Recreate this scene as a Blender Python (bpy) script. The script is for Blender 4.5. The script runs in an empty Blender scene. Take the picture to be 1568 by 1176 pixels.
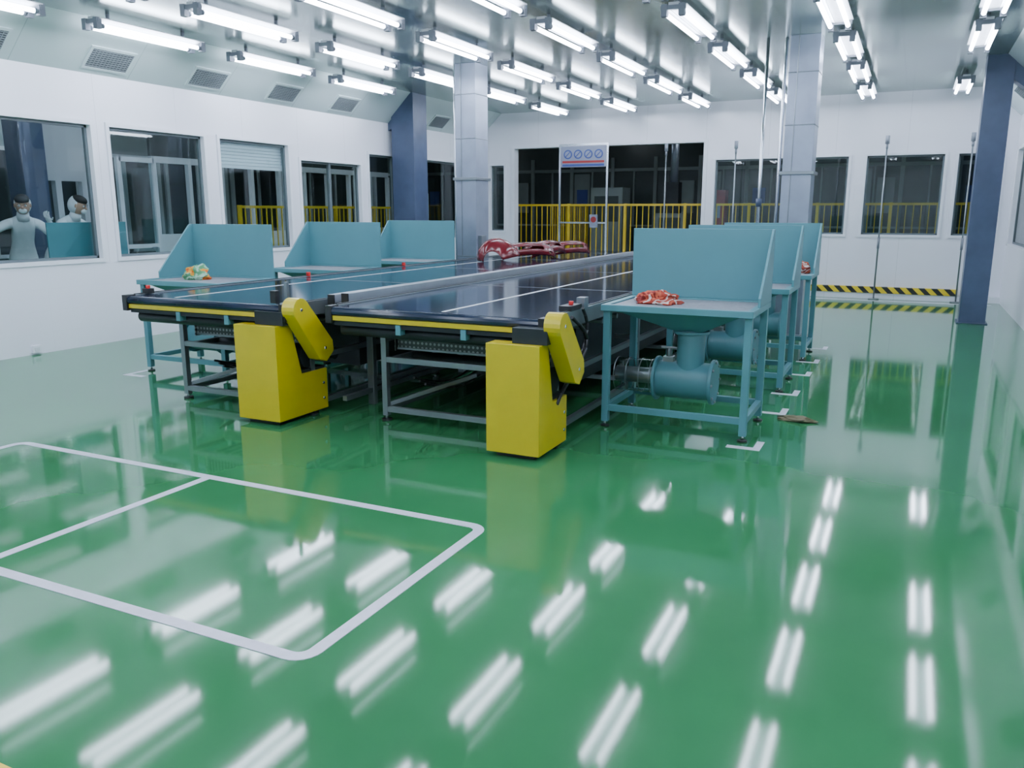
import bpy, bmesh, math, random
from mathutils import Vector, Matrix, noise
random.seed(4)
scene = bpy.context.scene
COL = scene.collection
H_CEIL = 3.57

# ------------------------------------------------------------------ materials
def new_mat(name):
    m = bpy.data.materials.new(name); m.use_nodes = True
    nt = m.node_tree
    return m, nt, nt.nodes["Principled BSDF"]

def N(nt, t, **kw):
    n = nt.nodes.new(t)
    for k, v in kw.items(): setattr(n, k, v)
    return n

def mat(name, col, rough=.5, metal=0., var=.08, scale=6., bump=0., bscale=60., spec=.5, coat=0., rvar=0.):
    m, nt, b = new_mat(name)
    tc = N(nt, "ShaderNodeTexCoord")
    no = N(nt, "ShaderNodeTexNoise"); no.inputs["Scale"].default_value = scale; no.inputs["Detail"].default_value = 4
    nt.links.new(tc.outputs["Object"], no.inputs["Vector"])
    cr = N(nt, "ShaderNodeValToRGB")
    cr.color_ramp.elements[0].position = .3; cr.color_ramp.elements[1].position = .7
    cr.color_ramp.elements[0].color = [c*(1-var) for c in col] + [1]
    cr.color_ramp.elements[1].color = [min(1, c*(1+var)) for c in col] + [1]
    nt.links.new(no.outputs["Fac"], cr.inputs["Fac"])
    nt.links.new(cr.outputs["Color"], b.inputs["Base Color"])
    b.inputs["Roughness"].default_value = rough
    b.inputs["Metallic"].default_value = metal
    b.inputs["Specular IOR Level"].default_value = spec
    b.inputs["Coat Weight"].default_value = coat
    if rvar:
        mr = N(nt, "ShaderNodeMapRange"); mr.inputs[3].default_value = rough-rvar; mr.inputs[4].default_value = rough+rvar
        nt.links.new(no.outputs["Fac"], mr.inputs[0]); nt.links.new(mr.outputs[0], b.inputs["Roughness"])
    if bump:
        n2 = N(nt, "ShaderNodeTexNoise"); n2.inputs["Scale"].default_value = bscale; n2.inputs["Detail"].default_value = 2
        nt.links.new(tc.outputs["Object"], n2.inputs["Vector"])
        bp = N(nt, "ShaderNodeBump"); bp.inputs["Strength"].default_value = bump; bp.inputs["Distance"].default_value = .01
        nt.links.new(n2.outputs["Fac"], bp.inputs["Height"]); nt.links.new(bp.outputs[0], b.inputs["Normal"])
    return m

def seam_mat(name, col, rough, seams, metal=0., seamcol=.55, spec=.5, bump=.0, bscale=3.):
    """panelled sheet: seams = list of (axis, pitch, offset, width)"""
    m, nt, b = new_mat(name)
    tc = N(nt, "ShaderNodeTexCoord")
    sp = N(nt, "ShaderNodeSeparateXYZ"); nt.links.new(tc.outputs["Object"], sp.inputs[0])
    prev = None
    for ax, pitch, off, w in seams:
        ad = N(nt, "ShaderNodeMath", operation='ADD'); ad.inputs[1].default_value = off+1000*pitch
        nt.links.new(sp.outputs[ax], ad.inputs[0])
        md = N(nt, "ShaderNodeMath", operation='MODULO'); md.inputs[1].default_value = pitch
        nt.links.new(ad.outputs[0], md.inputs[0])
        lt = N(nt, "ShaderNodeMath", operation='LESS_THAN'); lt.inputs[1].default_value = w
        nt.links.new(md.outputs[0], lt.inputs[0])
        if prev is None: prev = lt
        else:
            mx = N(nt, "ShaderNodeMath", operation='MAXIMUM')
            nt.links.new(prev.outputs[0], mx.inputs[0]); nt.links.new(lt.outputs[0], mx.inputs[1]); prev = mx
    no = N(nt, "ShaderNodeTexNoise"); no.inputs["Scale"].default_value = 1.2
    nt.links.new(tc.outputs["Object"], no.inputs["Vector"])
    m0 = N(nt, "ShaderNodeMix", data_type='RGBA')
    m0.inputs[6].default_value = [c*.93 for c in col]+[1]; m0.inputs[7].default_value = list(col)+[1]
    nt.links.new(no.outputs["Fac"], m0.inputs[0])
    m1 = N(nt, "ShaderNodeMix", data_type='RGBA')
    nt.links.new(prev.outputs[0], m1.inputs[0]); nt.links.new(m0.outputs[2], m1.inputs[6])
    m1.inputs[7].default_value = [c*seamcol for c in col]+[1]
    nt.links.new(m1.outputs[2], b.inputs["Base Color"])
    b.inputs["Roughness"].default_value = rough; b.inputs["Metallic"].default_value = metal
    b.inputs["Specular IOR Level"].default_value = spec
    if bump:
        n2 = N(nt, "ShaderNodeTexNoise"); n2.inputs["Scale"].default_value = bscale; n2.inputs["Detail"].default_value = 1
        nt.links.new(tc.outputs["Object"], n2.inputs["Vector"])
        bp = N(nt, "ShaderNodeBump"); bp.inputs["Strength"].default_value = bump; bp.inputs["Distance"].default_value = .02
        nt.links.new(n2.outputs["Fac"], bp.inputs["Height"]); nt.links.new(bp.outputs[0], b.inputs["Normal"])
    return m

def emis(name, col, s):
    m, nt, b = new_mat(name)
    b.inputs["Base Color"].default_value = (*col, 1)
    b.inputs["Emission Color"].default_value = (*col, 1)
    b.inputs["Emission Strength"].default_value = s
    return m

def glass_mat(name, tint=(.8, .86, .86), refl=1.0):
    """thin clear sheet: transparent + Schlick reflection, same from both sides"""
    m = bpy.data.materials.new(name); m.use_nodes = True
    nt = m.node_tree; nt.nodes.clear()
    out = N(nt, "ShaderNodeOutputMaterial"); mix = N(nt, "ShaderNodeMixShader")
    tr = N(nt, "ShaderNodeBsdfTransparent"); tr.inputs[0].default_value = (*tint, 1)
    gl = N(nt, "ShaderNodeBsdfGlossy"); gl.inputs["Roughness"].default_value = .02
    lw = N(nt, "ShaderNodeLayerWeight"); lw.inputs["Blend"].default_value = .5
    pw = N(nt, "ShaderNodeMath", operation='POWER'); pw.inputs[1].default_value = 5.
    nt.links.new(lw.outputs["Facing"], pw.inputs[0])
    mu = N(nt, "ShaderNodeMath", operation='MULTIPLY_ADD'); mu.inputs[1].default_value = .95*refl; mu.inputs[2].default_value = .045*refl
    mu.use_clamp = True
    nt.links.new(pw.outputs[0], mu.inputs[0]); nt.links.new(mu.outputs[0], mix.inputs[0])
    nt.links.new(tr.outputs[0], mix.inputs[1]); nt.links.new(gl.outputs[0], mix.inputs[2])
    nt.links.new(mix.outputs[0], out.inputs[0])
    return m

def stripe_mat(name):
    m, nt, b = new_mat(name)
    tc = N(nt, "ShaderNodeTexCoord"); sp = N(nt, "ShaderNodeSeparateXYZ"); nt.links.new(tc.outputs["Object"], sp.inputs[0])
    s = N(nt, "ShaderNodeMath", operation='ADD'); nt.links.new(sp.outputs[0], s.inputs[0]); nt.links.new(sp.outputs[2], s.inputs[1])
    a = N(nt, "ShaderNodeMath", operation='ADD'); a.inputs[1].default_value = 100; nt.links.new(s.outputs[0], a.inputs[0])
    md = N(nt, "ShaderNodeMath", operation='MODULO'); md.inputs[1].default_value = .2; nt.links.new(a.outputs[0], md.inputs[0])
    lt = N(nt, "ShaderNodeMath", operation='LESS_THAN'); lt.inputs[1].default_value = .1; nt.links.new(md.outputs[0], lt.inputs[0])
    mx = N(nt, "ShaderNodeMix", data_type='RGBA'); nt.links.new(lt.outputs[0], mx.inputs[0])
    mx.inputs[6].default_value = (.75, .55, .02, 1); mx.inputs[7].default_value = (.015, .015, .015, 1)
    nt.links.new(mx.outputs[2], b.inputs["Base Color"]); b.inputs["Roughness"].default_value = .4
    return m

def perf_mat(name):
    m, nt, b = new_mat(name)
    tc = N(nt, "ShaderNodeTexCoord"); mp = N(nt, "ShaderNodeMapping"); mp.inputs["Scale"].default_value = (28, 28, 28)
    nt.links.new(tc.outputs["Object"], mp.inputs[0])
    fr = N(nt, "ShaderNodeVectorMath", operation='FRACTION'); nt.links.new(mp.outputs[0], fr.inputs[0])
    sp = N(nt, "ShaderNodeSeparateXYZ"); nt.links.new(fr.outputs[0], sp.inputs[0])
    cx = N(nt, "ShaderNodeCombineXYZ"); nt.links.new(sp.outputs[0], cx.inputs[0]); nt.links.new(sp.outputs[2], cx.inputs[1])
    ds = N(nt, "ShaderNodeVectorMath", operation='DISTANCE'); ds.inputs[1].default_value = (.5, .5, 0); nt.links.new(cx.outputs[0], ds.inputs[0])
    lt = N(nt, "ShaderNodeMath", operation='LESS_THAN'); lt.inputs[1].default_value = .28; nt.links.new(ds.outputs["Value"], lt.inputs[0])
    mx = N(nt, "ShaderNodeMix", data_type='RGBA'); nt.links.new(lt.outputs[0], mx.inputs[0])
    mx.inputs[6].default_value = (.06, .07, .07, 1); mx.inputs[7].default_value = (.30, .33, .34, 1)
    nt.links.new(mx.outputs[2], b.inputs["Base Color"]); b.inputs["Roughness"].default_value = .4; b.inputs["Metallic"].default_value = .3
    return m

def rag_mat(name, cols, sc=6.):
    m, nt, b = new_mat(name)
    tc = N(nt, "ShaderNodeTexCoord"); no = N(nt, "ShaderNodeTexNoise"); no.inputs["Scale"].default_value = sc
    no.inputs["Detail"].default_value = 1.0; no.inputs["Distortion"].default_value = .6
    nt.links.new(tc.outputs["Object"], no.inputs["Vector"])
    cr = N(nt, "ShaderNodeValToRGB"); cr.color_ramp.interpolation = 'CONSTANT'
    els = cr.color_ramp.elements
    while len(els) < len(cols): els.new(.5)
    for i, c in enumerate(cols):
        els[i].position = .32+.36*i/len(cols) if i else 0; els[i].color = (*c, 1)
    nt.links.new(no.outputs["Fac"], cr.inputs[0]); nt.links.new(cr.outputs[0], b.inputs["Base Color"])
    b.inputs["Roughness"].default_value = .9
    return m

M_floor = mat("green_epoxy", (.032, .178, .066), rough=.062, var=.10, scale=.8, bump=.02, bscale=2.2, spec=.5, rvar=.012)
M_wall = seam_mat("white_wall_panel", (.84, .85, .92), .22, [(1, 1.17, .2, .006)], seamcol=.75, bump=.12, bscale=1.3)
M_wallx = seam_mat("white_wall_panel_back", (.84, .85, .92), .22, [(0, 1.17, .2, .006)], seamcol=.75, bump=.12, bscale=1.3)
M_brick = seam_mat("white_painted_block", (.84, .85, .93), .35, [(2, .24, .02, .004), (1, .6, 0, .004)], seamcol=.93)
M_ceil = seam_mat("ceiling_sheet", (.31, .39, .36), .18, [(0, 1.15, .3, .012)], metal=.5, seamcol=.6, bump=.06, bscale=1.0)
M_soffit = seam_mat("soffit_sheet", (.58, .68, .68), .25, [(1, 1.46, .0, .01)], metal=.2, seamcol=.7)
M_frame = mat("white_aluminium_frame", (.78, .80, .86), .3, var=.03)
M_dframe = mat("dark_window_frame", (.10, .13, .14), .4, var=.05)
M_glass = glass_mat("window_glass", (.82, .89, .89))
M_clear = glass_mat("clear_duct_plastic", (.80, .84, .84), 2.)
M_bluecol = mat("blue_grey_paint", (.055, .078, .140), .35, var=.1)
M_steel = mat("galvanised_sheet", (.30, .34, .42), .33, metal=.55, var=.12, scale=3, bump=.1, bscale=9)
M_alu = mat("aluminium_profile", (.25, .28, .30), .32, metal=.75, var=.05)
M_aluR = mat("aluminium_guide_rail", (.48, .51, .56), .3, metal=.7, var=.05)
M_chrome = mat("polished_pipe", (.6, .63, .68), .2, metal=1., var=.03)
M_belt = mat("dark_belt", (.012, .020, .042), .11, var=.25, scale=2.5, bump=.02, bscale=4, spec=.5)
M_black = mat("black_plastic", (.012, .013, .015), .4, var=.2)
M_dark = mat("dark_machine_metal", (.020, .026, .030), .45, metal=.3, var=.2)
M_yellow = mat("yellow_paint", (.55, .43, .005), .32, var=.05, coat=.2)
M_rail = mat("yellow_rail_paint", (.70, .48, .02), .4, var=.06)
M_teal = mat("teal_paint", (.088, .245, .280), .38, var=.04, scale=3)
M_tabtop = mat("table_grille", (.24, .24, .27), .5, var=.2, scale=40)
M_tape = mat("white_floor_tape", (.66, .65, .76), .3, var=.06, scale=20)
M_ytape = mat("yellow_floor_tape", (.75, .48, .02), .3, var=.06)
M_lineW = mat("white_strip", (.75, .77, .8), .35, var=.03)
M_red = mat("deep_red_lacquer", (.12, .003, .008), .2, var=.1, coat=.3)
M_redb = mat("red_button", (.6, .02, .02), .4)
M_tube = emis("fluorescent_tube", (.77, .84, 1.0), 34.)
M_tubedim = emis("corridor_fill_tube", (.84, .92, 1.0), 12.)  # glow of the added corridor fill fixtures
M_fix = mat("fixture_white", (.75, .77, .8), .35, var=.02)
M_cap = mat("fixture_cap", (.22, .24, .28), .45, var=.1)
M_grille = mat("grille_dark", (.06, .07, .075), .5)
M_grl = mat("grille_slat", (.20, .23, .24), .5)
M_haz = stripe_mat("hazard_stripe")
M_perf = perf_mat("perforated_tray_metal")
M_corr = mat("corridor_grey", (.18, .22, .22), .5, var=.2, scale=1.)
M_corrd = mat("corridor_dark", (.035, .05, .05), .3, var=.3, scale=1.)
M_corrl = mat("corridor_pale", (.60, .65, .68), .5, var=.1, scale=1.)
M_cover = mat("white_coverall", (.80, .82, .86), .8, var=.06, scale=9, bump=.4, bscale=25)
M_skin = mat("skin", (.55, .32, .22), .5, var=.04)
M_hair = mat("dark_hair", (.02, .018, .018), .6)
M_sign = mat("sign_white_backlit", (.22, .24, .32), .4, var=.02)  # white sign face, its backlit shade put into the colour
M_signb = mat("sign_blue", (.04, .07, .25), .4)
M_signr = mat("sign_red", (.3, .03, .03), .4)

# ------------------------------------------------------------------ builder
class B:
    def __init__(s): s.bm = bmesh.new(); s.mats = []
    def mi(s, m):
        if m not in s.mats: s.mats.append(m)
        return s.mats.index(m)
    def face(s, vs, m, smooth=False):
        try: f = s.bm.faces.new(vs)
        except ValueError: return
        f.material_index = s.mi(m); f.smooth = smooth
    def box(s, x0, x1, y0, y1, z0, z1, m):
        x0, x1 = min(x0, x1), max(x0, x1); y0, y1 = min(y0, y1), max(y0, y1)
        v = [s.bm.verts.new(p) for p in [(x0,y0,z0),(x1,y0,z0),(x1,y1,z0),(x0,y1,z0),(x0,y0,z1),(x1,y0,z1),(x1,y1,z1),(x0,y1,z1)]]
        for f in [(0,3,2,1),(4,5,6,7),(0,1,5,4),(1,2,6,5),(2,3,7,6),(3,0,4,7)]: s.face([v[i] for i in f], m)
    def hexa(s, pts, m):
        v = [s.bm.verts.new(p) for p in pts]
        for f in [(0,3,2,1),(4,5,6,7),(0,1,5,4),(1,2,6,5),(2,3,7,6),(3,0,4,7)]: s.face([v[i] for i in f], m)
    def beam(s, p0, p1, w, m, up=(0,0,1)):
        p0 = Vector(p0); p1 = Vector(p1); d = (p1-p0).normalized(); up = Vector(up)
        if abs(d.dot(up)) > .95: up = Vector((1,0,0))
        a = d.cross(up).normalized()*w/2; b = d.cross(a).normalized()*w/2
        s.hexa([p0-a-b, p0+a-b, p0+a+b, p0-a+b, p1-a-b, p1+a-b, p1+a+b, p1-a+b], m)
    def prism(s, pts, ax, a0, a1, m, smooth=False):
        def P(q, a):
            return (a, q[0], q[1]) if ax == 0 else ((q[0], a, q[1]) if ax == 1 else (q[0], q[1], a))
        A = [s.bm.verts.new(P(q, a0)) for q in pts]; C = [s.bm.verts.new(P(q, a1)) for q in pts]
        s.face(A[::-1], m); s.face(C, m)
        n = len(pts)
        for i in range(n): s.face([A[i], A[(i+1)%n], C[(i+1)%n], C[i]], m, smooth)
    def cyl(s, p0, p1, r, m, seg=16, r2=None, caps=True):
        p0 = Vector(p0); p1 = Vector(p1); r2 = r if r2 is None else r2
        d = (p1-p0).normalized(); up = Vector((0,0,1)) if abs(d.z) < .9 else Vector((1,0,0))
        a = d.cross(up).normalized(); b = d.cross(a)
        A = []; C = []
        for i in range(seg):
            t = 2*math.pi*i/seg; o = a*math.cos(t)+b*math.sin(t)
            A.append(s.bm.verts.new(p0+o*r)); C.append(s.bm.verts.new(p1+o*r2))
        for i in range(seg): s.face([A[i], A[(i+1)%seg], C[(i+1)%seg], C[i]], m, True)
        if caps: s.face(A[::-1], m); s.face(C, m)
    def tube(s, pts, r, m, seg=8):
        for i in range(len(pts)-1): s.cyl(pts[i], pts[i+1], r, m, seg)
    def ball(s, c, r, m, sc=(1,1,1), seg=14):
        res = bmesh.ops.create_uvsphere(s.bm, u_segments=seg, v_segments=max(6, seg*2//3), radius=r)
        k = s.mi(m)
        for v in res['verts']: v.co = Vector((v.co.x*sc[0], v.co.y*sc[1], v.co.z*sc[2]))+Vector(c)
        for f in {f for v in res['verts'] for f in v.link_faces}: f.material_index = k; f.smooth = True
    def done(s, name, loc=(0,0,0), bevel=0., parent=None, rotz=0.):
        bmesh.ops.recalc_face_normals(s.bm, faces=s.bm.faces)
        me = bpy.data.meshes.new(name); s.bm.to_mesh(me); s.bm.free()
        for m in s.mats: me.materials.append(m)
        o = bpy.data.objects.new(name, me); COL.objects.link(o); o.location = loc; o.rotation_euler[2] = rotz
        if bevel:
            md = o.modifiers.new("bevel", 'BEVEL'); md.width = bevel; md.segments = 2; md.limit_method = 'ANGLE'; md.angle_limit = math.radians(50)
        if parent: o.parent = parent
        return o

def copy(o, loc, rotz=None):
    n = bpy.data.objects.new(o.name.split('.')[0], o.data); COL.objects.link(n); n.location = loc
    n.rotation_euler = o.rotation_euler
    if rotz is not None: n.rotation_euler[2] = rotz
    for md in o.modifiers:
        m2 = n.modifiers.new(md.name, md.type)
        if md.type == 'BEVEL': m2.width = md.width; m2.segments = md.segments; m2.limit_method = md.limit_method; m2.angle_limit = md.angle_limit
    return n

# ------------------------------------------------------------------ room shell
XL, XR, YB, YN = -8.6, 1.45, 16.3, -3.0
OXL, OXR, OYB = -13.2, 4.0, 21.0
b = B(); b.box(OXL, OXR, YN-.2, OYB, -.1, 0, M_floor); b.done("floor")
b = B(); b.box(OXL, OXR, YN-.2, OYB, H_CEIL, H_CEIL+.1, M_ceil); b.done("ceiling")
b = B(); b.box(OXL, OXR, YN-.2, YN, 0, H_CEIL, M_wallx); b.done("wall_front")

winL = [(-2.6,-.6,2.56),(-.4,1.7,2.56),(1.9,4.0,2.56),(4.2,6.77,2.56),(6.93,8.47,2.56),(8.66,10.13,2.56),(10.32,11.95,2.36),(12.12,13.82,2.56),(13.98,15.6,2.56)]
b = B(); t = .16
b.box(XL-t, XL, YN, YB+t, 0, .96, M_brick)
b.box(XL-t, XL, YN, YB+t, 2.56, H_CEIL, M_wall)
prev = YN
for y0, y1, zt in winL:
    b.box(XL-t, XL, prev, y0, .96, 2.56, M_wall); prev = y1
    if zt < 2.56: b.box(XL-t, XL, y0, y1, zt, 2.56, M_wall)
b.box(XL-t, XL, prev, YB+t, .96, 2.56, M_wall)
b.done("wall_left")

def window(ax, c, a0, a1, z0, z1, side, mull=(), dark=True):
    """ax 0: wall plane X=c, spans Y a0..a1 ; ax 1: wall plane Y=c spans X. side=+1 -> room is on + side"""
    b = B()
    def bx(u0, u1, d0, d1, zz0, zz1, m):
        if ax == 0: b.box(c+d0*side, c+d1*side, u0, u1, zz0, zz1, m)
        else: b.box(u0, u1, c+d0*side, c+d1*side, zz0, zz1, m)
    w = .045
    bx(a0, a0+w, -.12, .02, z0, z1, M_frame); bx(a1-w, a1, -.12, .02, z0, z1, M_frame)
    bx(a0+w, a1-w, -.12, .02, z0, z0+w, M_frame); bx(a0+w, a1-w, -.12, .02, z1-w, z1, M_frame)
    bx(a0+w, a1-w, -.09, -.05, z0+w, z0+w+.03, M_dframe); bx(a0+w, a1-w, -.09, -.05, z1-w-.03, z1-w, M_dframe)
    bx(a0+w, a0+w+.03, -.09, -.05, z0+w, z1-w, M_dframe); bx(a1-w-.03, a1-w, -.09, -.05, z0+w, z1-w, M_dframe)
    for q in mull: bx(q-.025, q+.025, -.09, -.04, z0+w, z1-w, M_dframe)
    bx(a0+w, a1-w, -.072, -.066, z0+w, z1-w, M_glass)
    return b
k = 1
for i, (y0, y1, zt) in enumerate(winL):
    bb = window(0, XL, y0, y1, .96, zt, 1, mull=[(y0+y1)/2] if i in (6, 7) else ())
    if i == 5:   # roller shutter half lowered
        for j in range(7): bb.box(XL-.15, XL-.125, y0+.05, y1-.05, 2.50-.045*j-.04, 2.50-.045*j, M_frame)
        bb.box(XL-.15, XL-.11, y0+.05, y1-.05, 2.14, 2.18, M_frame)
    bb.done(f"window_{k}"); k += 1

# back wall
zb0, zb1 = 1.09, 2.55
winB = [(-8.38,-7.97),(-3.55,-2.2),(-2.05,-1.09),(-.88,.44),(.56,1.3)]
b = B(); Y0, Y1 = YB, YB+.16
OP0, OP1, OPT, OPB = -7.82, -3.68, 2.90, .32
b.box(XL, OP0, Y0, Y1, 0, zb0, M_wallx); b.box(OP0, OP1, Y0, Y1, 0, OPB, M_wallx); b.box(OP1, XR+.16, Y0, Y1, 0, zb0, M_wallx)
b.box(XL, OP0, Y0, Y1, zb1, OPT, M_wallx); b.box(OP1, XR+.16, Y0, Y1, zb1, OPT, M_wallx)
b.box(XL, XR+.16, Y0, Y1, OPT, H_CEIL, M_wallx)
segs = [(XL, -8.38), (-7.97, OP0), (OP1, -3.55), (-2.2, -2.05), (-1.09, -.88), (.44, .56), (1.3, XR+.16)]
for s0, s1 in segs: b.box(s0, s1, Y0, Y1, zb0, zb1, M_wallx)
b.done("wall_back")
for x0, x1 in winB:
    window(1, YB, x0, x1, zb0, zb1, -1).done(f"window_{k}"); k += 1
b = B(); w = .06
b.box(OP0-.01, OP0+w, YB-.02, YB+.18, OPB, OPT, M_frame); b.box(OP1-w, OP1+.01, YB-.02, YB+.18, OPB, OPT, M_frame)
b.box(OP0+w, OP1-w, YB-.02, YB+.18, OPT-w, OPT+.01, M_frame)
b.done("trim_1")
b = B()
b.box(-3.6, XR, YB-.10, YB, 0, .10, M_wallx); b.box(-3.6, .80, YB-.12, YB, .10, .21, M_haz)
b.done("trim_2")

# right wall
winR = [(-1.5,1.0),(1.2,3.4),(3.6,5.8),(6.0,8.2),(8.4,10.6),(10.8,12.9),(13.3,15.9)]
b = B()
b.box(XR, XR+t, YN, YB+t, 0, .98, M_brick); b.box(XR, XR+t, YN, YB+t, 2.56, H_CEIL, M_wall)
prev = YN
for y0, y1 in winR: b.box(XR, XR+t, prev, y0, .98, 2.56, M_wall); prev = y1
b.box(XR, XR+t, prev, YB+t, .98, 2.56, M_wall)
b.done("wall_right")
for y0, y1 in winR:
    window(0, XR, y0, y1, .98, 2.56, -1).done(f"window_{k}"); k += 1

# soffits with return-air grilles
def soffit(name, xw, s, grilles):
    b = B()
    x_t = xw+s*.52
    b.prism([(xw, 3.08), (xw, H_CEIL), (x_t, H_CEIL)], 1, YN, YB, M_soffit)
    d = Vector((s*.52, 0, H_CEIL-3.08)); L = d.length; d.normalize(); n = Vector((s*d.z, 0, -abs(d.x)))
    for yc in grilles:
        o = Vector((xw, yc, 3.08))+d*.10
        W = .27; hh = .25
        def slab(u0, u1, v0, v1, n0, n1, m):
            P = [o+Vector((0,u,0))+d*v+n*q for q in (n0, n1) for (u, v) in ((u0,v0),(u1,v0),(u1,v1),(u0,v1))]
            b.hexa(P, m)
        slab(-W, W, 0, hh, 0, .006, M_grille)
        for u0,u1,v0,v1 in ((-W-.03,-W,-.03,hh+.03),(W,W+.03,-.03,hh+.03),(-W,W,-.03,0),(-W,W,hh,hh+.03)): slab(u0,u1,v0,v1,0,.015,M_soffit)
        for j in range(9): slab(-W, W, .012+j*.027, .021+j*.027, .004, .012, M_grl)
        for j in range(1, 12): slab(-W+j*.045-.003, -W+j*.045+.003, 0, hh, .010, .014, M_grl)
    b.done(name)
soffit("trim_3", XL, 1, [1.1, 2.6, 4.0, 5.45, 6.95, 8.43, 9.89, 11.33, 14.3])
soffit("trim_4", XR, -1, [5.2, 8.2, 11.2, 14.6])

# ------------------------------------------------------------------ columns
def column(name, x0, x1, y0, y1, m, steel=False):
    b = B()
    if steel:
        b.box(x0, x1, y0, y1, 0, H_CEIL, m)
        for z in (.9, 2.55, 3.15): b.box(x0-.006, x1+.006, y0-.006, y1+.006, z, z+.012, M_alu)
        b.box(x0-.03, x1+.03, y0-.03, y1+.03, 1.98, 2.02, M_alu)
        xm = x0+(x1-x0)*.3
        b.box(xm-.006, xm+.006, y0-.010, y0, .9, H_CEIL, M_alu)
        b.cyl((x0-.055, y0+.1, .05), (x0-.055, y0+.1, H_CEIL), .02, M_chrome)
        b.box(x0-.05, x1+.05, y0-.05, y1+.05, 0, .04, M_alu)
        b.box(x1+.0, x1+.06, y0+.05, y0+.2, 1.0, 1.2, M_alu)
    else:
        f = .03
        b.box(x0, x1, y0, y0+f, 0, H_CEIL, m); b.box(x0, x1, y1-f, y1, 0, H_CEIL, m)
        b.box(x0, x0+f, y0+f, y1-f, 0, H_CEIL, m); b.box(x1-f, x1, y0+f, y1-f, 0, H_CEIL, m)
        b.box(x0-.03, x1+.03, y0-.03, y1+.03, 0, .015, m)
    return b.done(name, bevel=.004)
column("steel_clad_column", -6.00, -5.67, 10.62, 11.0, M_steel, True)
column("steel_clad_column", -1.49, -1.15, 10.68, 11.06, M_steel, True)
column("blue_column", -8.5, -8.04, 12.75, 13.2, M_bluecol)
column("blue_column", .70, 1.03, 13.1, 13.45, M_bluecol)
b = B(); b.prism([(1.03, H_CEIL), (1.03, 3.25), (1.36, 2.98), (1.45, 3.05), (1.45, H_CEIL)], 1, 13.12, 13.4, M_bluecol); b.done("trim_5")
b = B(); b.prism([(-8.5, H_CEIL), (-8.5, 3.0), (-8.6, 2.95), (-8.6, H_CEIL)], 1, 12.8, 13.15, M_bluecol); b.done("trim_6")

# ------------------------------------------------------------------ fluorescent lamps
def lamp(name, tubemat):
    b = B(); L = .70
    b.box(-.05, .05, -L, L, -.11, -.055, M_fix)
    for sx in (-1, 1):
        b.hexa([(sx*.045,-L,-.115),(sx*.13,-L,-.085),(sx*.13,L,-.085),(sx*.045,L,-.115),(sx*.045,-L,-.105),(sx*.13,-L,-.077),(sx*.13,L,-.077),(sx*.045,L,-.105)], M_fix)
        b.cyl((sx*.085, -L+.05, -.15), (sx*.085, L-.05, -.15), .022, tubemat, 10)
        for e in (-1, 1):
            b.box(sx*.085-.028, sx*.085+.028, e*L-.03, e*L+.03, -.185, -.075, M_cap)
            b.cyl((sx*.085, e*(L-.04), -.15), (sx*.085, e*(L-.07), -.15), .024, M_cap, 10)
    for e in (-.5, .5): b.cyl((0, e, -.06), (0, e, 0), .02, M_cap, 8)
    for e in (-1, 1): b.box(-.12, .12, e*L-.02, e*L+.02, -.125, -.085, M_cap)
    return b.done(name)
first = lamp("fluorescent_lamp", M_tube)
LX = [.52-1.39*i for i in range(7)]
LY = [15.05, 13.03, 11.01, 8.99, 6.97, 4.95, 2.93, .90, -1.2]
used = False
for i, x in enumerate(LX):
    for j, y in enumerate(LY):
        if i == 6 and j < 2: continue
        if i == 0 and j == 1: continue
        if not used: first.location = (x, y, H_CEIL); used = True
        else: copy(first, (x, y, H_CEIL))
for p in [(-9.45, 6.2), (-9.45, 8.2), (-12.5, 9.0)]: copy(first, (*p, H_CEIL))  # added fixtures to brighten the workers and booth behind the glass
dim = lamp("corridor_fill_lamp", M_tubedim)  # added fill fixture, copied below to brighten the outer rooms
dim.location = (-10.0, 4.2, H_CEIL)
for p in [(-9.6, 10.2), (-9.6, 12.3), (-12.1, 12.3), (-9.6, 14.5), (-7.2, 18.6), (-4.2, 18.6), (-1.2, 18.6), (2.0, 18.6), (2.8, 12.0), (2.8, 6), (-12, 18)]: copy(dim, (*p, H_CEIL))

# ------------------------------------------------------------------ floor markings
b = B(); z0, z1 = 0.0, .0025; w = .055
def hl(x0, x1, y): b.box(x0, x1, y-w/2, y+w/2, z0, z1, M_tape)
def vl(x, y0, y1): b.box(x-w/2, x+w/2, y0, y1, z0, z1, M_tape)
def rrect(x0, x1, y0, y1, r=.07):
    hl(x0+r, x1-r, y0); hl(x0+r, x1-r, y1); vl(x0, y0+r, y1-r); vl(x1, y0+r, y1-r)
    for cx, cy, a0 in ((x1-r, y1-r, 0), (x0+r, y1-r, 90), (x0+r, y0+r, 180), (x1-r, y0+r, 270)):
        for j in range(6):
            a = math.radians(a0+j*15); c = math.radians(a0+(j+1)*15)
            P = [(cx+(r+q)*math.cos(tt), cy+(r+q)*math.sin(tt)) for q, tt in ((-w/2, a), (w/2, a), (w/2, c), (-w/2, c))]
            b.prism(P, 2, z0, z1, M_tape)
rrect(-5.36, -1.80, 2.05, 3.42)
vl(-3.64, 2.05+w/2, 3.42-w/2)
b.done("floor_marking_rectangle")
b = B(); b.box(-8.3, 1.2, 1.12, 1.235, 0, .0025, M_ytape); b.done("yellow_floor_tape")
b = B()
for (x, y) in [(-.78, 5.42), (-.76, 6.50), (-.76, 7.25), (-.76, 8.2), (-.76, 8.95), (-.76, 9.9)]:
    b.box(x-.22, x, y-.03, y+.03, 0, .0025, M_tape); b.box(x-.05, x, y+.03, y+.2, 0, .0025, M_tape)
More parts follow.
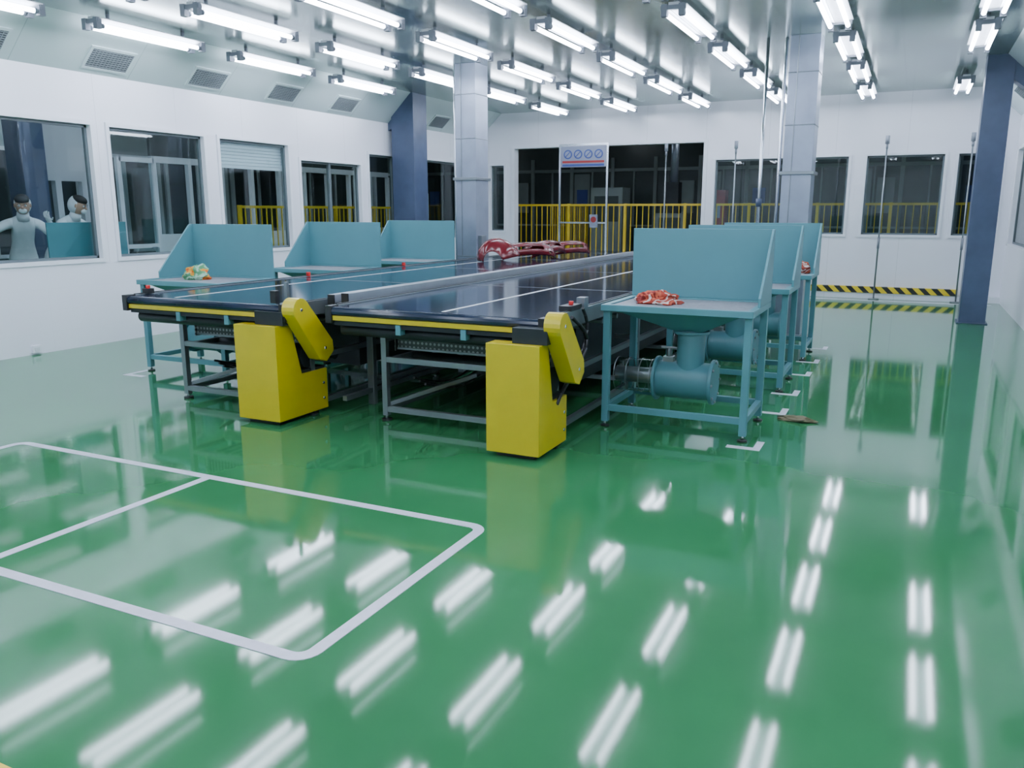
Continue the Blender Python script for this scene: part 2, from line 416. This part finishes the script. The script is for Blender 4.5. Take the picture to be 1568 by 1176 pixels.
for (x, y) in [(-6.75, 5.4), (-6.75, 7.2), (-6.75, 9.0)]:
    b.box(x, x+.25, y-.03, y+.03, 0, .0025, M_tape); b.box(x, x+.05, y+.03, y+.25, 0, .0025, M_tape)
b.box(-3.4, 1.3, 15.75, 15.85, 0, .0025, M_tape)
b.done("floor_marking_tape")

# ------------------------------------------------------------------ conveyors
def conveyor(x0, x1, yf, yb, lines, leftcap=True):
    b = B(); zt = .885
    pts = [(yb, zt), (yf+.035, zt)]
    for j in range(1, 7):
        a = math.pi/2+math.pi*j/6
        pts.append((yf+.035+.033*math.cos(a), zt-.033+.033*math.sin(a)))
    pts += [(yb, zt-.066)]
    b.prism(pts, 0, x0+.045, x1-.045, M_belt)
    b.box(x0+.05, x1-.05, yf+.015, yf+.05, zt-.095, zt-.062, M_yellow)
    b.box(x0+.05, x1-.05, yf+.03, yf+.3, zt-.13, zt-.10, M_dark)
    for xa in (x0, x1-.045):
        b.box(xa, xa+.045, yf+.06, yb, zt-.10, zt+.006, M_alu)
        b.box(xa-.003, xa+.048, yf+.0, yf+.09, zt-.115, zt+.008, M_black)
        b.box(xa+.015, xa+.030, yf+.1, yb, zt+.006, zt+.012, M_dark)
    for lx, lw in lines: b.box(lx-lw/2, lx+lw/2, yf+.10, yb-.05, zt, zt+.002, M_lineW)
    y = yf+2.0
    while y < yb-.5:
        b.box(x0+.05, x1-.05, y, y+.012, zt, zt+.0015, M_alu); y += 2.0
    b.cyl((x0+.06, yf+.13, zt-.17), (x1-.06, yf+.13, zt-.17), .045, M_dark, 20)
    b.cyl((x0+.26, yf+.75, .42), (x1-.15, yf+.75, .42), .05, M_dark, 18)
    for q in (.35, .65):
        xx = x0+(x1-x0)*q; b.box(xx-.02, xx+.02, yf+.02, yf+.08, zt-.17, zt-.10, M_teal)
    xa, xb = x0+.25, x1-.08
    ys = []; y = yf+.36
    while y < yb: ys.append(y); y += 1.85
    for y in ys:
        for xx in (xa, xb):
            b.box(xx-.022, xx+.022, y-.022, y+.022, .04, zt-.10, M_alu)
            b.cyl((xx, y, 0), (xx, y, .015), .04, M_black, 12); b.cyl((xx, y, .015), (xx, y, .05), .012, M_chrome, 8)
        for z in (.09, .47, .74): b.box(xa+.022, xb-.022, y-.02, y+.02, z-.02, z+.02, M_alu)
    for xx in (xa, xb):
        for z in (.09, .45):
            b.box(xx-.02, xx+.02, ys[0], ys[-1], z-.02, z+.02, M_alu)
    b.box(xa+.05, xb-.05, ys[0]+.10, ys[0]+.11, .55, .68, M_perf)
    b.box(xa+.05, xb-.05, ys[0]+.09, ys[0]+.125, .535, .55, M_alu); b.box(xa+.05, xb-.05, ys[0]+.09, ys[0]+.125, .68, .695, M_alu)
    b.box(xa+.02, xa+.03, ys[0]+.1, yb-.4, .52, .70, M_perf)
    b.box(xa+.3, xb-.2, ys[0]+.9, yb-.5, .22, .72, M_dark)
    b.box(xa+.05, xb-.05, ys[0]+.4, yb-.3, zt-.12, zt-.085, M_dark)
    for q in range(6):
        yy = ys[0]+.25+q*.35
        b.cyl((xa, yy, .72), (xb, yy, .72), .02, M_alu, 10)
    for q in range(3):
        pts = [(xa+.12+q*.05, ys[0]+.2+tt*1.2, .30-.12*math.sin(math.pi*tt)-q*.02) for tt in [i/8 for i in range(9)]]
        b.tube(pts, .010, M_black)
    b.beam((xa, ys[0]+.02, .12), (xa+.5, ys[0]+.5, .30), .03, M_alu)
    return b
cb = conveyor(-5.65, -4.0, 4.56, 13.5, [(-5.17, .022)])
cb.box(-5.64, -5.57, 4.75, 4.81, .89, .93, M_black); cb.cyl((-5.605, 4.78, .93), (-5.605, 4.78, .955), .018, M_redb, 12)
for yy in (6.8, 8.6): cb.cyl((-5.61, yy, .89), (-5.61, yy, .93), .022, M_redb, 12)
cb.box(-4.04, -4.015, 4.62, 4.645, .89, 1.05, M_alu); cb.box(-4.07, -4.0, 4.60, 4.68, .89, .90, M_alu)
cb.box(-4.12, -4.07, 4.56, 4.60, .90, .99, M_black)
cb.done("conveyor_table", bevel=.002)
cb = conveyor(-3.71, -2.01, 4.66, 13.5, [(-2.80, .028)])
cb.box(-2.10, -2.01, 5.10, 5.30, .89, .925, M_black); cb.box(-2.07, -2.01, 5.35, 5.43, .89, .96, M_alu)
cb.cyl((-2.05, 5.20, .925), (-2.05, 5.20, .95), .016, M_redb, 12)
pts = [(-1.985+.02*math.sin(math.pi*i/9), 5.05+.25*math.sin(i*.5), .86-.06*i) for i in range(10)]
cb.tube(pts, .014, M_black)
pts = [(-1.985, 5.25+.1*math.sin(i*.6), .9-.055*i) for i in range(10)]
cb.tube(pts, .012, M_black)
cb.done("conveyor_table", bevel=.002)
b = B()
b.box(-3.96, -3.90, 5.02, 13.5, .84, .93, M_aluR); b.box(-3.83, -3.77, 5.02, 13.5, .84, .945, M_aluR)
b.box(-3.90, -3.83, 5.02, 13.5, .84, .87, M_dark)
b.box(-3.96, -3.90, 5.005, 5.02, .84, .93, M_black); b.box(-3.83, -3.77, 5.005, 5.02, .84, .945, M_black)
for i in range(6):
    y = 5.4+i*1.5
    b.box(-3.90, -3.84, y, y+.05, 0, .84, M_alu)
b.box(-3.89, -3.85, 5.05, 13.4, .10, .14, M_alu)
b.done("guide_rail", bevel=.002)

# yellow drive housings with slanted belt guard
def housing(x0, x1, yf, depth, gx):
    b = B(); k = depth/.44
    b.prism([(yf, .035), (yf, .74), (yf+.13*k, .74), (yf+.21*k, .35), (yf+depth, .35), (yf+depth, .035)], 0, x0, x1, M_yellow)
    b.box(x0+.05, x1-.05, yf+.05, yf+depth-.05, 0, .035, M_black)
    for z in (.12, .24): b.cyl((x1, yf+depth-.05, z), (x1+.008, yf+depth-.05, z), .012, M_chrome, 10)
    b.cyl((x0+.08, yf+.30*k, .47), (x1-.03, yf+.30*k, .47), .09, M_dark, 20)
    b.box(x0+.03, x1-.02, yf+.14*k, yf+depth, .345, .37, M_dark)
    b.box(x0+.16, x1+.03, yf+.05, yf+.16, .74, .84, M_dark)
    c0 = Vector((yf+.13, .855)); c1 = Vector((yf+.38, .545)); r0, r1 = .085, .10
    d = (c1-c0).normalized(); a0 = math.atan2(d.y, d.x)
    pts = []
    for j in range(11):
        a = a0+math.pi/2+math.pi*j/10; pts.append((c0.x+r0*math.cos(a), c0.y+r0*math.sin(a)))
    for j, (q, w_) in enumerate([(.02, -1), (.09, -.55), (.09, .55), (.02, 1)]):
        n = Vector((-d.y, d.x)); p = c1+d*q+n*w_*r1; pts.append((p.x, p.y))
    b.prism(pts, 0, gx-.06, gx+.05, M_yellow)
    b.cyl((gx+.05, c1.x, c1.y), (gx+.056, c1.x, c1.y), .012, M_chrome, 10)
    b.cyl((gx+.05, c0.x, c0.y), (gx+.056, c0.x, c0.y), .012, M_chrome, 10)
    b.cyl((x1-.04, c1.x, c1.y), (gx-.06, c1.x, c1.y), .03, M_chrome, 12)
    b.done("conveyor_drive_housing", bevel=.006)
housing(-4.43, -4.04, 4.50, .56, -3.95)
housing(-2.355, -1.985, 4.52, .46, -1.92)

# ------------------------------------------------------------------ teal polishing tables
def table(side, simple=False):
    """local: x 0..W from conveyor side outwards ; side=+1 outwards is +x"""
    b = B(); W, D = 1.04, .75; s = side
    def X(x): return x*s
    def bx(x0, x1, *a): b.box(X(x0), X(x1), *a)
    L = .05
    for x in (0, W-L):
        for y in (.03, D-L-.03):
            bx(x, x+L, y, y+L, .04, .86, M_teal)
            b.cyl((X(x+L/2), y+L/2, .0), (X(x+L/2), y+L/2, .012), .035, M_black, 12)
            b.cyl((X(x+L/2), y+L/2, .012), (X(x+L/2), y+L/2, .05), .011, M_chrome, 8)
    for y in (.03, D-L-.03): bx(L, W-L, y+.005, y+L-.005, .12, .165, M_teal)
    for x in (0, W-L): bx(x+.005, x+L-.005, .03+L, D-L-.03, .12, .165, M_teal)
    bx(-.01, W+.01, 0, .05, .855, .90, M_teal); bx(-.01, W+.01, D-.05, D, .855, .90, M_teal)
    bx(-.01, .04, .05, D-.05, .855, .90, M_teal); bx(W-.04, W+.01, .05, D-.05, .855, .90, M_teal)
    bx(.04, W-.04, .05, D-.05, .87, .89, M_tabtop)
    bx(-.01, W+.01, D-.018, D, .90, 1.42, M_teal)
    x0 = X(W+.01); x1 = X(W-.008)
    b.prism([(D-.018, .90), (D-.018, 1.42), (D-.05, 1.42), (.27, .96), (.27, .90)], 0, min(x0, x1), max(x0, x1), M_teal)
    if not simple:
        cx, cy = .56, D/2
        top = [(X(.06), .06), (X(W-.06), .06), (X(W-.06), D-.06), (X(.06), D-.06)]
        bot = [(X(cx-.09), cy-.09), (X(cx+.09), cy-.09), (X(cx+.09), cy+.09), (X(cx-.09), cy+.09)]
        b.hexa([(p[0], p[1], .70) for p in bot]+[(p[0], p[1], .86) for p in top], M_teal)
        b.cyl((X(cx), cy, .71), (X(cx), cy, .38), .10, M_teal, 24)
        b.cyl((X(cx), cy, .70), (X(cx), cy, .68), .13, M_teal, 24)
        b.cyl((X(.33), cy, .33), (X(.72), cy, .33), .135, M_teal, 28)
        b.cyl((X(.72), cy, .33), (X(.745), cy, .33), .165, M_teal, 28)
        b.cyl((X(.31), cy, .33), (X(.33), cy, .33), .165, M_teal, 28)
        for j in range(8):
            a = 2*math.pi*j/8
            b.cyl((X(.745), cy+.145*math.cos(a), .33+.145*math.sin(a)), (X(.757), cy+.145*math.cos(a), .33+.145*math.sin(a)), .011, M_alu, 8)
        b.cyl((X(0), cy, .34), (X(.31), cy, .34), .125, M_clear, 28, caps=False)
        for q in (.01, .10, .20, .28): b.cyl((X(q), cy, .34), (X(q+.008), cy, .34), .128, M_alu, 28, caps=False)
        b.cyl((X(.0), cy, .34), (X(.31), cy, .34), .06, M_alu, 16)
        b.box(X(.36), X(.44), cy-.03, cy+.03, .46, .50, M_alu); b.cyl((X(.40), cy, .50), (X(.40), cy, .56), .02, M_alu, 10)
        b.box(X(.34), X(.50), cy-.008, cy+.008, .555, .57, M_alu)
    return b
tr = table(1).done("polishing_table", (-1.94, 5.52, 0), bevel=.003)
copy(tr, (-1.94, 7.27, 0)); copy(tr, (-1.94, 8.97, 0))
tl = table(-1).done("polishing_table", (-5.67, 5.60, 0), bevel=.003)
copy(tl, (-5.67, 7.45, 0)); copy(tl, (-5.67, 9.22, 0))

# ------------------------------------------------------------------ rags
def rag(name, loc, rx, ry, rz, m, seed):
    bm = bmesh.new(); bmesh.ops.create_icosphere(bm, subdivisions=5, radius=1)
    for v in bm.verts:
        p = v.co.copy(); q = noise.noise_vector(p*1.4+Vector((seed, 0, 0)))
        r = 1+.45*noise.noise(p*1.8+Vector((seed, 3, 1)))+.25*abs(noise.noise(p*4+Vector((seed, 9, 2))))
        p = p*r+q*.3
        z = max(p.z, -.35)+.35
        v.co = Vector((p.x*rx, p.y*ry, z*rz))
    for f in bm.faces: f.smooth = True
    me = bpy.data.meshes.new(name); bm.to_mesh(me); bm.free(); me.materials.append(m)
    o = bpy.data.objects.new(name, me); COL.objects.link(o); o.location = loc
rg1 = rag_mat("rag_orange_white", [(.22,.02,.015),(.50,.10,.05),(.35,.04,.02),(.60,.52,.48),(.30,.05,.03)], 9.)
rg2 = rag_mat("rag_orange_green", [(.60,.10,.015),(.65,.30,.04),(.10,.32,.16),(.30,.50,.36),(.08,.22,.12)], 7.)
rg3 = rag_mat("rag_olive", [(.10,.09,.045),(.16,.14,.08),(.08,.08,.05)])
rag("cloth_rag", (-1.62, 5.86, .89), .16, .10, .06, rg1, 1.)
rag("cloth_rag", (-6.32, 5.98, .89), .12, .10, .09, rg2, 5.)
rag("cloth_rag", (-1.08, 9.45, .89), .12, .11, .09, rg1, 8.)
rag("cloth_rag", (-.66, 6.35, .0), .12, .06, .022, rg3, 12.)

# ------------------------------------------------------------------ red car bumpers and fender
def place(bm, name, loc, rot, sc):
    me = bpy.data.meshes.new(name); bm.to_mesh(me); bm.free(); me.materials.append(M_red)
    o = bpy.data.objects.new(name, me); COL.objects.link(o)
    so = o.modifiers.new("solid", 'SOLIDIFY'); so.thickness = .006
    o.rotation_euler = rot; o.scale = (sc,)*3
    R = o.rotation_euler.to_matrix()
    zmin = min((R@v.co).z for v in me.vertices)*sc
    o.location = (loc[0], loc[1], loc[2]-zmin+.004)
def bumper(name, loc, rot, sc=1.):
    bm = bmesh.new(); nu, nv = 40, 14; g = []
    for i in range(nu+1):
        s = -1+2*i/nu; row = []
        for j in range(nv+1):
            v = j/nv
            ang = s*1.15
            x = .82*math.sin(ang)/math.sin(1.15)
            y = -.42*(math.cos(ang)-math.cos(1.15))
            out = .10*math.sin(math.pi*v)+.03*math.sin(3*math.pi*v)
            y -= out*(.6+.4*math.cos(ang)); y += .10*v*v
            z = .42*v*(1-.18*abs(s)**3)
            row.append(bm.verts.new((x, y, z)))
        g.append(row)
    for i in range(nu):
        for j in range(nv):
            s = abs(-1+2*(i+.5)/nu)
            if 5 <= j <= 7 and s < .38: continue
            if 2 <= j <= 3 and .60 < s < .78: continue
            f = bm.faces.new([g[i][j], g[i+1][j], g[i+1][j+1], g[i][j+1]]); f.smooth = True
    place(bm, name, loc, rot, sc)
def fender(name, loc, rot, sc=1.):
    bm = bmesh.new(); nu, nv = 28, 12; g = []
    for i in range(nu+1):
        t_ = math.pi*(.02+.90*i/nu); row = []
        for j in range(nv+1):
            v = j/nv
            r = .34*(1+.10*math.sin(2*t_))*(1-.55*v**2.2)
            row.append(bm.verts.new((r*math.cos(t_)+.10*v, -.05+.26*v+.04*math.sin(3*t_), r*math.sin(t_)*1.05)))
        g.append(row)
    for i in range(nu):
        for j in range(nv):
            f = bm.faces.new([g[i][j], g[i+1][j], g[i+1][j+1], g[i][j+1]]); f.smooth = True
    place(bm, name, loc, rot, sc)
fender("car_fender", (-5.0, 10.05, .885), (0, 0, math.radians(205)), .85)
bumper("car_bumper", (-4.88, 10.70, .885), (math.radians(-25), 0, math.radians(50)), .52)
bumper("car_bumper", (-4.75, 11.15, .885), (math.radians(-35), 0, math.radians(80)), .56)
bumper("car_bumper", (-4.66, 11.75, .885), (math.radians(-20), 0, math.radians(65)), .50)

# ------------------------------------------------------------------ poles, pipe, sign frame
b = B(); b.cyl((-1.75, 10.72, 0), (-1.75, 10.72, H_CEIL), .020, M_chrome)
b.cyl((-1.75, 10.72, 0), (-1.75, 10.72, .03), .06, M_chrome); b.cyl((-1.75, 10.72, 1.6), (-1.75, 10.72, 1.7), .035, M_bluecol)
b.done("ceiling_pipe")
def pole(x, y=16.02):
    b = B(); b.cyl((x, y, 0), (x, y, 2.70), .014, M_alu, 10); b.cyl((x, y, 0), (x, y, .02), .09, M_alu, 20)
    b.cyl((x, y, 2.68), (x, y, 2.82), .035, M_cap, 12); b.cyl((x, y, 2.60), (x, y, 2.68), .02, M_cap, 12)
    b.cyl((x, y-.01, .9), (x, y-.01, 1.1), .022, M_cap, 10)
    b.done("sensor_pole")
for x in (-4.4, -3.08, -.52, .78): pole(x)
b = B()
yy = 16.05
for x in (-6.62, -5.60): b.box(x-.02, x+.02, yy, yy+.04, 0, 2.88, M_chrome)
b.box(-6.6, -5.62, yy, yy+.04, 2.84, 2.88, M_chrome)
b.box(-6.6, -5.62, yy, yy+.04, 1.30, 1.33, M_chrome)
b.box(-6.60, -5.62, yy-.012, yy-.002, 2.42, 2.83, M_sign)
for i in range(4):
    cx = -6.44+i*.22
    b.cyl((cx, yy-.013, 2.67), (cx, yy-.018, 2.67), .09, M_signb, 24)
    b.cyl((cx, yy-.018, 2.67), (cx, yy-.021, 2.67), .065, M_sign, 24)
    b.beam((cx-.045, yy-.024, 2.625), (cx+.045, yy-.024, 2.715), .014, M_signb)
b.box(-6.56, -5.66, yy-.016, yy-.012, 2.50, 2.545, M_signr); b.box(-6.56, -5.66, yy-.016, yy-.012, 2.435, 2.48, M_signb)
b.box(-5.95, -5.78, yy-.012, yy-.002, 1.22, 1.48, M_sign); b.cyl((-5.865, yy-.013, 1.38), (-5.865, yy-.018, 1.38), .06, M_signr, 20)
b.done("safety_sign_frame")

# ------------------------------------------------------------------ yellow railings outside
def railing(name, pts, zf, ztop, pitch=.13):
    b = B()
    for (x0, y0), (x1, y1) in zip(pts[:-1], pts[1:]):
        for z in (ztop, zf+.12): b.beam((x0, y0, z), (x1, y1, z), .045, M_rail)
        L = math.hypot(x1-x0, y1-y0); n = int(L/pitch)
        for i in range(n+1):
            t_ = i/n; x = x0+(x1-x0)*t_; y = y0+(y1-y0)*t_
            big = (i % 10 == 0)
            b.box(x-(.028 if big else .009), x+(.028 if big else .009), y-(.028 if big else .009), y+(.028 if big else .009), zf if big else zf+.12, ztop+(.03 if big else 0), M_rail)
    b.done(name)
b = B(); b.box(OXL+.1, OXR-.1, YB+.161, OYB-.1, 0, .3, M_corr); b.done("corridor_platform")
railing("yellow_railing", [(-8.3, 17.5), (1.3, 17.5)], .3, 1.68)
railing("yellow_railing", [(-7.6, 20.3), (-7.6, 17.9)], .3, 1.68)
railing("yellow_railing", [(-10.4, 10.9), (-10.4, 15.9)], 0, 1.62)

# outer rooms
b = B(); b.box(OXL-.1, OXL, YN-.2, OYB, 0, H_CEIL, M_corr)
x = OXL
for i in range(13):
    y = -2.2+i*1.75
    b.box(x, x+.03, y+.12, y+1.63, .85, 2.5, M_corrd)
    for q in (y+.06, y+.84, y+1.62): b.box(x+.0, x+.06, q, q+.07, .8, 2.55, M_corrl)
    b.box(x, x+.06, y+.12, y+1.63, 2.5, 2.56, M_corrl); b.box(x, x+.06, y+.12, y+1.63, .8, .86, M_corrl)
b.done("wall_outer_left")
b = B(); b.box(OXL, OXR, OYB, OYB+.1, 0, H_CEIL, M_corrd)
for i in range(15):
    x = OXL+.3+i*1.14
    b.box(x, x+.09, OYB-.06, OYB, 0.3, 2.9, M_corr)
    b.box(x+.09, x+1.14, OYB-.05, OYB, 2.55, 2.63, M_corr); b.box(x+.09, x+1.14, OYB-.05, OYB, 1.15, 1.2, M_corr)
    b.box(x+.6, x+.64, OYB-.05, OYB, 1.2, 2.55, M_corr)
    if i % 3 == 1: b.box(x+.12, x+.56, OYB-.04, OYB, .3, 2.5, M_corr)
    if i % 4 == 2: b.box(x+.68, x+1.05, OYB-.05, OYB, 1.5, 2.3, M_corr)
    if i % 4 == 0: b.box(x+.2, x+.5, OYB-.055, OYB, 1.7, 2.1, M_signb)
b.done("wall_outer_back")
# machinery standing in the bay behind the opening
b = B()
b.box(-5.4, -4.7, 18.9, 19.5, .3, 1.5, M_corr); b.box(-5.3, -4.8, 18.88, 18.9, .9, 1.4, M_corrd); b.box(-5.2, -4.9, 19.0, 19.3, 1.5, 2.2, M_dark)
b.cyl((-5.05, 19.15, 2.2), (-5.05, 19.15, H_CEIL), .09, M_steel)
b.box(-7.1, -6.3, 19.2, 19.8, .3, 2.1, M_corr); b.box(-7.0, -6.4, 19.18, 19.2, 1.3, 1.9, M_corrd)
b.done("plant_machine")
b = B(); b.box(OXR, OXR+.1, YN-.2, OYB, 0, H_CEIL, M_corr)
for i in range(9):
    y = -1.5+i*2.1; b.box(OXR-.05, OXR, y, y+.1, 0, 2.6, M_corrl); b.box(OXR-.03, OXR, y+.3, y+1.9, .9, 2.4, M_corrd)
b.done("wall_outer_right")
def doorframe(name, x, y0, y1, zt):
    b = B()
    for q in (y0, y1): b.box(x-.03, x+.03, q-.035, q+.035, 0, zt, M_frame)
    b.box(x-.03, x+.03, y0, y1, zt-.07, zt, M_frame); b.box(x-.03, x+.03, y0+.035, y1-.035, 0, .25, M_frame)
    b.box(x-.03, x+.03, y0+.035, y1-.035, 1.0, 1.06, M_frame)
    b.cyl((x+.03, y1-.12, 1.0), (x+.07, y1-.12, 1.0), .012, M_chrome); b.box(x+.06, x+.075, y1-.2, y1-.1, .99, 1.01, M_chrome)
    b.box(x-.004, x+.004, y0+.04, y1-.04, .25, zt-.07, M_glass)
    b.done(name)
doorframe("door_1", -10.5, 8.62, 9.25, 2.33)
b = B(); b.box(-11.4, -11.05, 7.55, 7.9, 0, H_CEIL, M_bluecol); b.box(-11.43, -11.02, 7.52, 7.93, 0, .02, M_bluecol); b.done("blue_column", bevel=.004)  # added column, stands in for one reflected in the window glass
b = B()
b.box(-11.9, -11.8, 8.1, 9.6, 2.0, 3.3, M_wall); b.box(-11.9, -11.8, 8.1, 9.6, 0, .95, M_wall)
for q in (8.1, 8.55, 9.0, 9.5): b.box(-11.9, -11.8, q, q+.1, .95, 2.0, M_wall)
# window partition along the corridor
x = -11.0
b.box(x, x+.08, 9.6, 16.2, 0, 1.18, M_frame); b.box(x, x+.08, 9.6, 16.2, 2.30, 2.40, M_frame); b.box(x+.01, x+.07, 9.6, 16.2, 2.40, H_CEIL, M_corrd)
q = 9.6
while q < 16.2:
    b.box(x, x+.08, q, q+.07, 1.18, 2.30, M_frame)
    q += .73
b.done("wall_partition")
b = B(); b.box(-9.2, -8.95, 14.2, 14.7, 0, 1.9, M_corrl); b.box(-8.95, -8.94, 14.25, 14.65, .1, 1.85, M_corr); b.done("control_cabinet")
b = B(); b.box(-4.1, -3.75, 18.6, 18.9, .3, 2.0, M_signr); b.box(-4.0, -3.85, 18.59, 18.6, 1.4, 1.7, M_sign); b.cyl((-3.92, 18.58, 1.1), (-3.92, 18.6, 1.1), .07, M_black); b.done("fire_hose_cabinet")

# ------------------------------------------------------------------ workers behind the glass
tb = table(-1, True); wt = tb.done("polishing_table", (-9.60, 6.25, 0), bevel=.003, rotz=math.radians(-90))
def worker(loc, rotz, lean, la, ra, headyaw=0.):
    root = bpy.data.objects.new("worker", None); COL.objects.link(root); root.location = loc; root.rotation_euler[2] = rotz
    V = []; E = []; R = []
    def add(p, r, par=None):
        V.append(Vector(p)); R.append(r if isinstance(r, tuple) else (r, r))
        if par is not None: E.append((par, len(V)-1))
        return len(V)-1
    l = lean
    pel = add((0, 0, .96), (.14, .11)); sp = add((.10*l, 0, 1.12), (.13, .10), pel); ch = add((.26*l, 0, 1.30), (.15, .11), sp)
    nb = add((.38*l, 0, 1.43), (.08, .075), ch); nk = add((.46*l, 0, 1.50), (.055, .055), nb)
    for s, arm in ((1, la), (-1, ra)):
        cl = add((.35*l, s*.10, 1.40), .075, nb)
        sh = add((.34*l, s*.19, 1.385), .066, cl)
        el = add(arm[0], .048, sh); mid = add(Vector(arm[0]).lerp(Vector(arm[1]), .5), .043, el); wr = add(arm[1], (.033, .028), mid)
        d = (Vector(arm[1])-Vector(arm[0])).normalized()
        pm = add(Vector(arm[1])+d*.07, (.036, .018), wr)
        side = d.cross(Vector((0, 0, 1)))
        side = side.normalized() if side.length > .1 else Vector((0, 1, 0))
        dn = side.cross(d).normalized()
        for k_, (o, ln) in enumerate(((-.03, .062), (-.01, .075), (.012, .07), (.032, .055))):
            b0 = Vector(arm[1])+d*.10+side*o
            f1 = add(b0, .009, pm); f2 = add(b0+d*ln*.55+dn*.01, .0085, f1); add(b0+d*ln*.85+dn*.035, .0075, f2)
        t1 = add(Vector(arm[1])+d*.05+side*(-.045)*s, .011, pm); add(Vector(arm[1])+d*.085+side*(-.065)*s+dn*.01, .009, t1)
        hp = add((0, s*.095, .88), .10, pel); kn = add((.05, s*.12, .50), .068, hp); ca = add((.0, s*.125, .36), .062, kn)
        an = add((-.01, s*.13, .10), .045, ca); he = add((.03, s*.13, .055), .045, an); add((.16, s*.145, .045), (.04, .035), he)
    me = bpy.data.meshes.new("body"); me.from_pydata(V, E, []); me.materials.append(M_cover)
    o = bpy.data.objects.new("body", me); COL.objects.link(o); o.parent = root
    md = o.modifiers.new("skin", 'SKIN'); md.use_smooth_shade = True
    for i, r in enumerate(R): me.skin_vertices[0].data[i].radius = r
    me.skin_vertices[0].data[pel].use_root = True
    ss = o.modifiers.new("sub", 'SUBSURF'); ss.levels = 2; ss.render_levels = 2
    hb = B()
    hb.ball((0, 0, 0), .115, M_skin, (.88, .72, 1.05), 24)
    hb.ball((-.035, 0, .0), .122, M_cover, (.80, .80, 1.02), 24)
    hb.ball((.0, 0, .070), .10, M_hair, (1.03, .84, .66), 20)
    hb.cyl((.095, 0, .005), (.118, 0, -.022), .010, M_skin, 10, .016)
    for s in (-1, 1):
        hb.ball((.088, s*.034, .012), .014, M_lineW); hb.ball((.099, s*.034, .012), .007, M_hair)
        hb.box(.09, .10, s*.034-.018, s*.034+.018, .032, .037, M_hair)
        hb.ball((.01, s*.088, -.005), .025, M_skin, (.6, .4, 1.1))
    hb.ball((.085, 0, -.055), .05, M_cover, (.7, .95, .75), 16)
    h = hb.done("head", (.50*l+.02, 0, 1.625), parent=root); h.rotation_euler = (0, .35*l, headyaw)
    cb_ = B(); cb_.cyl((.42*l, 0, 1.44), (.47*l, 0, 1.53), .078, M_cover, 16, .07); cb_.done("collar", parent=root)
    return root
worker((-10.45, 7.0, 0), math.radians(-25), .7, ((.40, .36, 1.18), (.52, .26, 1.40)), ((.35, -.40, 1.28), (.42, -.38, 1.53)), -.2)
worker((-10.55, 7.52, 0), math.radians(10), .9, ((.50, .34, 1.22), (.62, .20, 1.38)), ((.52, -.30, 1.15), (.72, -.22, 1.26)), .3)

# small wall socket
b = B(); b.box(XL, XL+.03, 5.72, 5.82, .02, .10, M_frame); b.box(XL+.03, XL+.033, 5.74, 5.80, .04, .08, M_corrl); b.done("wall_socket")

# ------------------------------------------------------------------ world + camera
w = bpy.data.worlds.new("World"); scene.world = w; w.use_nodes = True
w.node_tree.nodes["Background"].inputs[0].default_value = (.5, .6, .7, 1); w.node_tree.nodes["Background"].inputs[1].default_value = .05
cam = bpy.data.cameras.new("camera"); co = bpy.data.objects.new("camera", cam); COL.objects.link(co)
cam.sensor_width = 36; cam.lens = 28.81; cam.clip_end = 100
co.location = (0, 0, 1.55)
co.rotation_euler = (math.radians(90-11.92), 0, math.radians(25.65))
scene.camera = co
